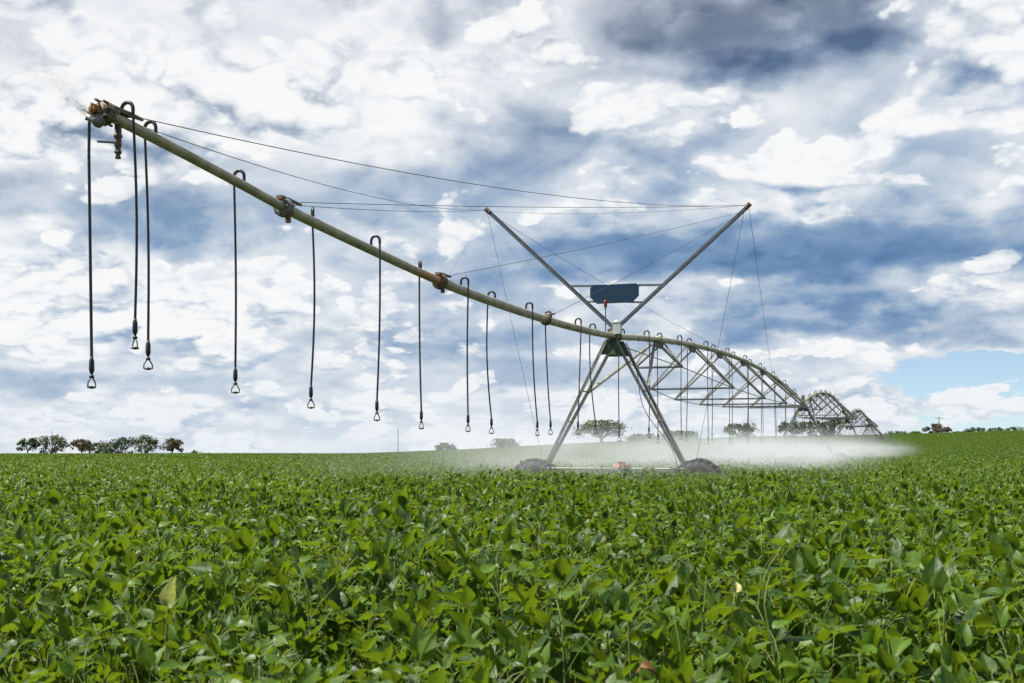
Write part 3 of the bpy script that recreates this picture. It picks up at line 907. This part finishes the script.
    base = top + UP * .10
    def at(px, py, y): return Vector(((px - 512) / F * y, y, CAMZ + (HORY - py) * y / F))
    # tips lie in the plane across the pipe
    tipR = base + V * 3.24 + UP * 2.90; tipL = base - V * 3.33 + UP * 3.20
    mb = MB()
    mb.box(base + UP * .03, (V, U, UP), (.16, .10, .06)); mb.box(base + UP * .12, (V, U, UP), (.10, .05, .09))
    mast = build(mb, 'cable_mast', M_MAST, root)
    for tip in (tipR, tipL):
        sb = MB(); sb.angle(base + UP * .08 + (tip - base).normalized() * .06, tip, .10, .012, 0, U)
        sb.bar(base + UP * .08 + (tip - base).normalized() * .06, tip, .055, .05)
        s_ = build(sb, 'mast_strut', M_MAST, mast)
        tb = MB(); dd = (tip - base).normalized()
        tb.tube([tip - dd * .10, tip + dd * .05], .06, 10); tb.tube([tip - U * .1, tip + U * .1], .03, 8)
        build(tb, 'strut_cap', M_CLAMP, mast)
    def on(tip, h): return base + UP * .08 + (tip - base - UP * .08) * (h / (tip.z - base.z - .08))
    for h in (1.06, .66):
        xb = MB(); a = on(tipL, h); b2 = on(tipR, h); a.z = base.z + .12 + h; b2.z = base.z + .05 + h
        xb.bar(a, b2, .05 if h > .9 else .036, .045, 0, U)
        build(xb, 'crossbar', M_MAST, mast)
    pb = MB()
    zc = base.z + .08 + .86; cx = base - V * .0 - U * .05
    hw, hh, ch = .61, .23, .17
    o2 = [(-hw + .06, hh), (-hw, hh - .07), (-hw, -hh + .16), (-hw + ch, -hh), (hw - ch, -hh), (hw, -hh + .16), (hw, hh - .07), (hw - .06, hh)]
    P3 = [Vector((cx.x, cx.y, zc - .0)) + V * p[0] + UP * p[1] for p in o2]
    k = len(P3); vs = [p + U * .012 for p in P3] + [p - U * .012 for p in P3]
    pb.add(vs, [tuple(range(k)), tuple(range(2*k - 1, k - 1, -1))] + [(i, i + k, (i + 1) % k + k, (i + 1) % k) for i in range(k)], 0, False)
    build(pb, 'sign_panel', M_NAVY, mast)
    # beacon on its rod
    bb = MB(); c = top - V * .17 - U * .25
    bb.tube([c + UP * .0, c + UP * .70], .014, 8); bb.tube([c + UP * .68, c + UP * .72], .03, 10)
    be = build(bb, 'beacon_light', M_MAST, root)
    lb = MB(); lb.lathe(c + UP * .72, UP, [(0, 0), (.040, 0), (.043, .02), (.040, .12), (.026, .15), (0, .155)], 14)
    build(lb, 'beacon_lens', M_RED, be)
    # electric cable looped along the tower and the span
    cb = MB()
    for s in range(2):
        pts = []
        a = top + V * .2 - UP * .1 + U * .3; b2 = Vector((top.x, 30, .95)) + V * (1.55 if s == 0 else .6)
        for k in range(13):
            t = k / 12
            pts.append(a.lerp(b2, t) + V * (.10 if s == 0 else .16) * math.sin(t * math.pi * 3) * (.5 + t) - V * .12 * math.sin(t * math.pi))
        if s == 0: cb.tube(pts, .009, 6)
    pts = []
    for k in range(30):
        y = 30.2 + k * .35; a = pp(y); pts.append(a - V * .085 + UP * (-.02 - .06 * abs(math.sin(k * 1.1))))
    cb.tube(pts, .010, 6)
    build(cb, 'power_cable', M_HOSE, root)
    # --- stay cables
    def cable(a, b2, sag=.0, r=.005, mat=M_WIRE):
        mb = MB(); n = 16
        mb.tube([a.lerp(b2, k / n) - UP * (sag * 4 * (k / n) * (1 - k / n)) for k in range(n + 1)], r, 6)
        build(mb, 'stay_cable', mat, root)
    e1 = pp(11.9) + UP * .09 + U * .25; c1 = pp(14.9) + UP * .13 + U * .33; c2 = pp(19.55) + UP * .14 + U * .33; c3 = pp(24.75) + UP * .16 + U * .4
    cable(e1 + V * .03, tipR, .30, .005); cable(e1 - V * .06 - UP * .04, tipL, .25, .0048)
    cable(c1 + V * .03, tipR, .06, .0046); cable(c1 - V * .04 - UP * .03, tipL, .06, .005)
    cable(c2, tipR - UP * .12, .05, .0045); cable(c2, tipL, .03, .0022)
    cable(c3 + V * .06, tipR - UP * .2 - V * .2, .04, .005); cable(c3, tipL, .03, .0022)
    cable(tipL - UP * .03, tipR, .12, .0045)
    fl = Vector((top.x, 30, .98)) - V * 1.80; fr_ = Vector((top.x, 30, .98)) + V * 1.95
    cable(tipL, fl, .03, .005); cable(tipR - UP * .1 - V * .1, fr_, .03, .0055)
    cable(tipL - UP * .1 + V * .1, pp(46) + UP * .1, .12, .005); cable(tipR, pp(58) + UP * .1, .12, .0055)
    # the end bracket that takes the two long stays
    kb = MB(); q = pp(11.9) + UP * .085
    kb.box(q, (U, V, UP), (.16, .05, .02)); kb.tube([q + U * .1 + V * .03, q + U * .32 + V * .03], [.03, .018], 8)
    build(kb, 'cable_bracket', M_CLAMP, es)
    return root

def c_right(ty, gz, hb, s):
    t = pp(ty); return Vector((t.x, ty, gz + 1.0)) + V * (s * (hb - .35)) - U * .14
if DO_MACHINE: machine()

# ------------------------------------------------------------------ spray
def spray():
    # airborne droplets thrown by the end sprinkler
    rg = random.Random(31); mb = MB()
    def drop(p, r):
        d = [Vector((rg.gauss(0, 1), rg.gauss(0, 1), rg.gauss(0, 1))).normalized() * r for _ in range(1)][0]
        s = d.orthogonal().normalized() * r; q = d.cross(s).normalized() * r
        mb.add([p + d, p - d * .5 + s, p - d * .5 - s * .5 + q * .8, p - d * .5 - s * .5 - q * .8], [(0, 1, 2), (0, 2, 3), (0, 3, 1), (1, 3, 2)])
    p0 = pp(11.68) + Vector((-.16, -.05, .0))
    for i in range(12000):
        t = rg.random() ** 1.25
        dirv = Vector((-1.0 + rg.gauss(0, .24), .05 + rg.gauss(0, .3), 1.02 + rg.gauss(0, .24)))
        p = p0 + dirv * (t * 1.9) - UP * (.10 * t * t)
        p += Vector((rg.gauss(0, .02), rg.gauss(0, .03), rg.gauss(0, .02)))
        drop(p, rg.uniform(.0013, .0029))
    for i in range(260):
        t = rg.random(); dirv = Vector((-.30 + rg.gauss(0, .12), rg.gauss(0, .2), .12 + rg.gauss(0, .12)))
        drop(p0 + Vector((.02, 0, 0)) + dirv * t * .4, rg.uniform(.0018, .005))
    m, nt, b = new_mat('water_drops'); b.inputs['Base Color'].default_value = (.80, .84, .88, 1); b.inputs['Roughness'].default_value = .15
    b.inputs['Transmission Weight'].default_value = .3; b.inputs['IOR'].default_value = 1.33
    o = build(mb, 'water_spray', m); tag(o, 'fine water droplets thrown up from the end sprinkler', 'water spray', kind='stuff')
    # thin arcs of water from the drop nozzles
    mb = MB()
    for (y, px, py) in ((11.3, 91, 384), (12.45, 148, 367), (14.03, 234, 391), (15.57, 309, 406), (17.16, 376, 419), (18.8, 422, 427), (20.37, 467, 430), (21.93, 491, 432), (23.57, 537, 434), (25.1, 549, 433)):
        c = Vector(((px - 512) / F * y, y, CAMZ + (HORY - py) * y / F))
        for j in range(18):
            an = j / 18 * 6.283 + rg.gauss(0, .1); sp = rg.uniform(.7, 1.1)
            for k in range(36):
                t = rg.random() ** .8
                r = t * 1.9 * sp
                p = c + Vector((math.cos(an) * r, math.sin(an) * r, .12 * t - 1.0 * t * t + rg.gauss(0, .015 + .05 * t)))
                drop(p, rg.uniform(.0012, .0030))
    o = build(mb, 'nozzle_spray', m); tag(o, 'thin arcs of water droplets around the hanging nozzles', 'water spray', kind='stuff')

def mist():
    # the drifting cloud of spray under the machine: one volume box along it
    y0, y1 = 21.5, 205.0
    L = (y1 - y0) * math.hypot(1, SL); W = 6.8; ztop, zbot = 2.25, .6
    c = Vector((X0 + SL * (y0 + y1) / 2, (y0 + y1) / 2, (ztop + zbot) / 2)) - V * .2
    mb = MB(); mb.box((0, 0, 0), ((1, 0, 0), (0, 1, 0), (0, 0, 1)), (W, L / 2, (ztop - zbot) / 2))
    m = bpy.data.materials.new('spray_mist'); m.use_nodes = True; t = m.node_tree; t.nodes.clear(); nt = NT(t)
    out = nt.n('ShaderNodeOutputMaterial'); pv = nt.n('ShaderNodeVolumePrincipled')
    pv.inputs['Color'].default_value = (.97, .985, 1, 1); pv.inputs['Anisotropy'].default_value = .0
    ob = nt.n('ShaderNodeTexCoord').outputs['Object']; x, y, z = nt.sep(ob)
    lat = nt.mapr(nt.m('ABSOLUTE', x), W * .35, W, 1, 0, 'SMOOTHSTEP')
    st = nt.mapr(y, -L / 2, -L / 2 + 9, 0, 1, 'SMOOTHSTEP')
    en = nt.mapr(y, -10, L / 2, 1, .0, 'SMOOTHSTEP')
    hz = (ztop - zbot) / 2
    tp = nt.mapr(z, hz - .72, hz - .0, 1, 0, 'SMOOTHSTEP')
    f, _ = nt.noise(nt.vm('MULTIPLY', ob, (1, .5, 2.2)), .55, 3, .5)
    g, _ = nt.noise(nt.vm('MULTIPLY', ob, (1, .35, 1)), .16, 2, .5)
    nz = nt.m('MULTIPLY', nt.mapr(f, .34, .66, .1, 1.7), nt.mapr(g, .35, .65, .45, 1.4))
    thin = nt.mapr(y, -L / 2 + 22, -L / 2 + 75, 1.25, .21)
    dens = nt.m('MULTIPLY', nt.m('MULTIPLY', nt.m('MULTIPLY', lat, nt.m('MULTIPLY', st, thin)), nt.m('MULTIPLY', en, tp)), nt.m('MULTIPLY', nz, MIST))
    nt.put(pv.inputs['Density'], dens); t.links.new(pv.outputs[0], out.inputs['Volume'])
    me = mb.mesh('spray_mist', [m]); o = link('spray_mist', me, None, c)
    o.rotation_euler = (0, 0, -math.atan(SL))
    tag(o, 'white drifting mist of spray under the irrigator', 'mist', kind='stuff')
MIST = .043
spray()
if DO_MIST: mist()

# ------------------------------------------------------------------ trees, poles and shrubs on the horizon
def foliage_mat(name, a, b, c):
    m, nt, bs = new_mat(name)
    at = nt.n('ShaderNodeAttribute', attribute_name='var').outputs['Fac']
    nt.put(bs.inputs['Base Color'], nt.ramp(at, [(0, a), (.6, b), (1, c)])); bs.inputs['Roughness'].default_value = .65
    tr = nt.n('ShaderNodeBsdfTranslucent'); nt.put(tr.inputs['Color'], nt.ramp(at, [(0, b), (1, c)]))
    mx = nt.n('ShaderNodeMixShader'); mx.inputs[0].default_value = .2
    out = [n for n in m.node_tree.nodes if n.type == 'OUTPUT_MATERIAL'][0]
    m.node_tree.links.new(bs.outputs[0], mx.inputs[1]); m.node_tree.links.new(tr.outputs[0], mx.inputs[2]); m.node_tree.links.new(mx.outputs[0], out.inputs['Surface'])
    return m
FOL = {
    'dark': foliage_mat('dark_foliage', (.020, .045, .012), (.045, .085, .024), (.09, .135, .042)),
    'olive': foliage_mat('olive_foliage', (.042, .065, .020), (.085, .115, .040), (.16, .185, .07)),
    'brown': foliage_mat('brownish_foliage', (.055, .048, .026), (.11, .088, .048), (.17, .135, .075)),
    'green': foliage_mat('green_foliage', (.025, .06, .012), (.05, .11, .022), (.09, .16, .04)),
}
M_BARK = metal_mat('bark', (.12, .09, .065), (.07, .05, .04), .9, 0, 2.0, bump=.5)
M_WOOD = metal_mat('weathered_post', (.20, .17, .14), (.12, .10, .085), .85, 0, 2.0, bump=.3)

def tree(name, px0, px1, ptop, y, kind, label, cat, seed, base_frac=.3, gaps=.4, leaf=.34, nleaf=1500, group=None, flat=1.0, trunk=True):
    """crown between pixel columns px0..px1 with its top at row ptop, standing y metres away"""
    rg = random.Random(seed)
    xc = ((px0 + px1) / 2 - 512) / F * y; gz = terrain(xc, y)
    w = (px1 - px0) / F * y; ztop = CAMZ + (HORY - ptop) * y / F; h = ztop - gz
    base = Vector((xc, y, gz))
    root = link(name, None, None, base); tag(root, label, cat, group)
    tb = MB()
    hb = h * base_frac
    if trunk:
        lean = Vector((rg.gauss(0, .06), rg.gauss(0, .06), 0)) * h
        fork = base + lean * .5 + UP * hb * 1.05
        tr = max(.10, w * .028)
        tb.tube([base - UP * .2, base + lean * .2 + UP * hb * .5, fork, fork + lean * .5 + UP * h * .25], [tr * 1.25, tr, tr * .8, tr * .4], 8)
    # clumps
    ncl = int(12 + w * 1.6)
    cl = []
    for i in range(ncl):
        an = rg.uniform(0, 6.283); rr = math.sqrt(rg.random())
        cx = math.cos(an) * rr * w * .42; cy = math.sin(an) * rr * w * .42
        dome = math.sqrt(max(0, 1 - (rr * .92) ** 2))
        lo = hb; hi = hb + (h - hb) * (.35 + .65 * dome) * .93
        cz = rg.uniform(lo + (hi - lo) * (.25 if base_frac > .2 else .0), hi) if rg.random() < .6 else hi * rg.uniform(.85, 1)
        w_ = rg.uniform(.75, 1.25)
        cl.append((base + Vector((cx, cy, cz)), rg.uniform(.08, .21) * w * .9 * w_ + .15))
    if trunk:
        for c, r in cl[::2]:
            m_ = fork.lerp(c, .5) + Vector((0, 0, .06 * h))
            tb.tube([fork - UP * rg.uniform(0, .2) * hb, m_, c], [tr * .5, tr * .3, tr * .1], 5)
        build(tb, 'trunk', M_BARK, root)
    vs = []; fs = []; var = []
    for i in range(nleaf):
        c, r = rg.choice(cl)
        d = Vector((rg.gauss(0, 1), rg.gauss(0, 1), rg.gauss(0, 1))).normalized() * r * (rg.random() ** .4)
        d.z *= .72 * flat
        p = c + d
        if p.z > ztop: p.z = ztop - rg.random() * .3
        if p.z < gz + .05: p.z = gz + rg.random()
        if mnoise.noise(p * (1.6 / max(.8, w * .22))) < -gaps * .5: continue
        n = (d.normalized() + Vector((rg.gauss(0, .7), rg.gauss(0, .7), rg.gauss(0, .7) + .3))).normalized()
        s = n.orthogonal().normalized(); q = n.cross(s); a = rg.uniform(0, 6.28)
        s, q = s * math.cos(a) + q * math.sin(a), q * math.cos(a) - s * math.sin(a)
        L = leaf * rg.uniform(.6, 1.25)
        o = len(vs)
        vs += [p + s * L, p + q * L * .55 + n * L * .12, p - s * L, p - q * L * .55 + n * L * .12]; fs.append((o, o + 1, o + 2, o + 3))
        var.append(min(1, max(0, rg.gauss(.5, .25))))
    cm = MB(); cm.add(vs, fs, 0, False)
    me_o = build(cm, 'crown', FOL[kind], root)
    a = me_o.data.attributes.new('var', 'FLOAT', 'FACE'); a.data.foreach_set('value', var)
    return root

GL = 'trees on the left horizon'; GM = 'trees beyond the spray'; GR = 'shrubs on the right ridge'
LT = [
    (17, 40, 437, 380, 'dark', 'round dark green tree, first from the left edge of the horizon', .26, .35),
    (37, 66, 432.5, 385, 'olive', 'tall sparse olive tree with bare limbs beside the antenna pole', .10, .6),
    (69, 94, 439, 380, 'brown', 'flat topped brownish tree, third from the left on the horizon', .30, .4),
    (86, 112, 442.5, 392, 'olive', 'small low tree between the flat topped tree and the widest tree', .0, .3),
    (100, 143, 437, 385, 'dark', 'widest dark green tree of the left horizon clump', .0, .3),
    (133, 158, 434.5, 380, 'olive', 'tall olive green tree at the right end of the left clump', .06, .4),
    (160, 184, 438.5, 380, 'brown', 'thin brownish tree standing alone right of the left clump', .25, .6),
]
for i, (a, b, tp, y, k, lab, bf, gp) in enumerate(LT):
    tree('tree', a, b, tp, y, k, lab, 'tree', 40 + i, bf, gp, .36, 2600 if b - a > 30 else 1700, GL)
tree('shrub', 187, 202, 450.0, 375, 'green', 'low green shrub on the skyline right of the lone thin tree', 'shrub', 60, .0, .2, .3, 400, None, 1, False)
MT = [
    (572, 630, 420.5, 300, 'olive', 'broad olive tree seen between the legs of the nearest tower', .36, .4, 'tree'),
    (625, 662, 434, 310, 'green', 'low misty bush left of the right leg of the nearest tower', .05, .3, 'bush'),
    (655, 705, 431, 310, 'green', 'wide misty bush behind the right leg of the nearest tower', .05, .3, 'bush'),
    (722, 758, 422, 320, 'olive', 'pale crowned tree rising from the spray under the first truss span', .10, .4, 'tree'),
    (776, 805, 421, 300, 'dark', 'dark tree behind the left legs of the second tower', .0, .3, 'tree'),
    (796, 830, 417.5, 305, 'dark', 'tallest dark tree behind the second truss span', .0, .3, 'tree'),
    (820, 854, 419, 310, 'dark', 'dark tree at the right end of the grove behind the trusses', .0, .3, 'tree'),
    (434, 456, 443, 330, 'green', 'small hazy bush on the skyline left of the spray', .0, .3, 'bush'),
    (488, 522, 439, 330, 'green', 'hazy bush behind the left wheel of the nearest tower', .0, .3, 'bush'),
]
for i, (a, b, tp, y, k, lab, bf, gp, nm) in enumerate(MT):
    tree(nm, a, b, tp, y, k, lab, nm, 70 + i, bf, gp, .34, 2400 if b - a > 40 else 1700, GM, 1, nm == 'tree')
RT = [
    (884, 911, 431.5, 385, 'green', 'low green shrub just right of the last tower on the ridge', 'shrub'),
    (909, 923, 431, 385, 'green', 'small rounded green shrub left of the ridge tree', 'shrub'),
    (950, 968, 431.5, 388, 'green', 'low green shrub just right of the ridge tree', 'shrub'),
    (964, 990, 427.5, 388, 'green', 'longest green shrub of the hedge on the right ridge', 'shrub'),
    (986, 1006, 427.5, 388, 'green', 'green shrub around the thick dark post on the right ridge', 'shrub'),
    (1003, 1030, 427, 388, 'green', 'green shrub at the right edge of the photo on the ridge', 'shrub'),
]
for i, (a, b, tp, y, k, lab, nm) in enumerate(RT):
    tree(nm, a, b, tp, y, k, lab, nm, 90 + i, .0, .2, .32, 1000, GR, 1, False)
tree('tree', 923, 945, 423.5, 386, 'brown', 'dark brownish tree in front of the utility pole on the right ridge', 'tree', 121, .0, .0, .36, 2600)
tree('tree', 941, 952, 426, 386, 'brown', 'narrow brownish tree right of the utility pole on the ridge', 'tree', 111, .30, .5, .30, 600)

def pole(name, px, ptop, y, r, label, cat, arm=0, mat=M_WOOD):
    x = (px - 512) / F * y; gz = terrain(x, y); zt = CAMZ + (HORY - ptop) * y / F
    mb = MB(); mb.tube([(x, y, gz - .3), (x, y, (gz + zt) / 2), (x, y, zt)], [r * 1.2, r, r * .8], 8)
    if arm:
        root = link(name, None, None, (x, y, gz)); build(mb, 'post', mat, root)
        ab = MB(); ab.bar((x - arm, y - .15, zt - .35), (x + arm, y - .15, zt - .35), .12, .12); ar = build(ab, 'crossarm', mat, root)
        for s in (-.85, 0.2, .85):
            ib = MB(); ib.lathe((x + arm * s, y - .15, zt - .29), (0, 0, 1), [(0, 0), (.05, 0), (.07, .06), (.04, .1), (.06, .14), (0, .18)], 8)
            build(ib, 'insulator', M_WHITE, ar)
        o = root
    else:
        o = build(mb, name, mat, None, (x, y, gz))
    tag(o, label, cat); return o
pole('utility_pole', 939, 417, 392, .16, 'wooden utility pole with a crossarm behind the brownish ridge tree', 'pole', 1.3)
pole('antenna_pole', 52, 431, 390, .10, 'thin dark pole rising behind the tall sparse tree at left', 'pole')
pole('lamp_pole', 398, 429, 360, .11, 'lone thin grey pole on the skyline left of the spray', 'pole', 0, M_GALV)
pole('field_post', 995, 427.5, 384, .28, 'thick dark wooden post standing in the ridge hedge', 'post')
pole('field_post', 1010, 431, 384, .16, 'short thin wooden post right of the thick post on the ridge', 'post')
pole('field_post', 1006, 429.5, 398, .10, 'slim pale post between the thick post and the short post', 'post')

# ------------------------------------------------------------------ odd leaves in the crop
def odd_leaf(name, px, py, y, L, col, label, fwd, up, curl, fold):
    lm = LeafMB(); p = Vector(((px - 512) / F * y, y, CAMZ + (HORY - py) * y / F))
    lm.leaf(Vector((0, 0, 0)), Vector(fwd), Vector(up), L, .95, fold, curl, .5, 2, .3)
    lm.stalk([Vector((0, 0, 0)), -Vector(fwd) * .05 + Vector((0, 0, -.06)), Vector((0, 0, -.35))], .002, .5, 0)
    m, nt, b = new_mat(name); geo = nt.n('ShaderNodeNewGeometry').outputs['Position']; f, _ = nt.noise(geo, 70, 5, .6)
    nt.put(b.inputs['Base Color'], nt.mix(nt.mapr(f, .35, .65), c4(col), c4([c * .55 for c in col]))); b.inputs['Roughness'].default_value = .6
    o = link(name, lm.mesh(name, [m]), None, p); tag(o, label, 'leaf')
odd_leaf('yellow_leaf', 168, 606, 3.70, .10, (.24, .27, .03), 'yellowing soybean leaf standing upright at lower left of the crop', (.15, .1, 1), (-.3, -1, .2), .1, .4)
odd_leaf('pale_leaf', 735, 592, 4.12, .055, (.62, .56, .22), 'small pale cream curled leaf tip above the crop at right of centre', (.25, -.1, 1), (0, -1, .2), .5, .9)
odd_leaf('dry_leaf', 640, 668, 2.9, .07, (.30, .13, .04), 'small dry brown curled leaf near the bottom edge', (1, .1, -.1), (0, -.4, 1), .6, .7)
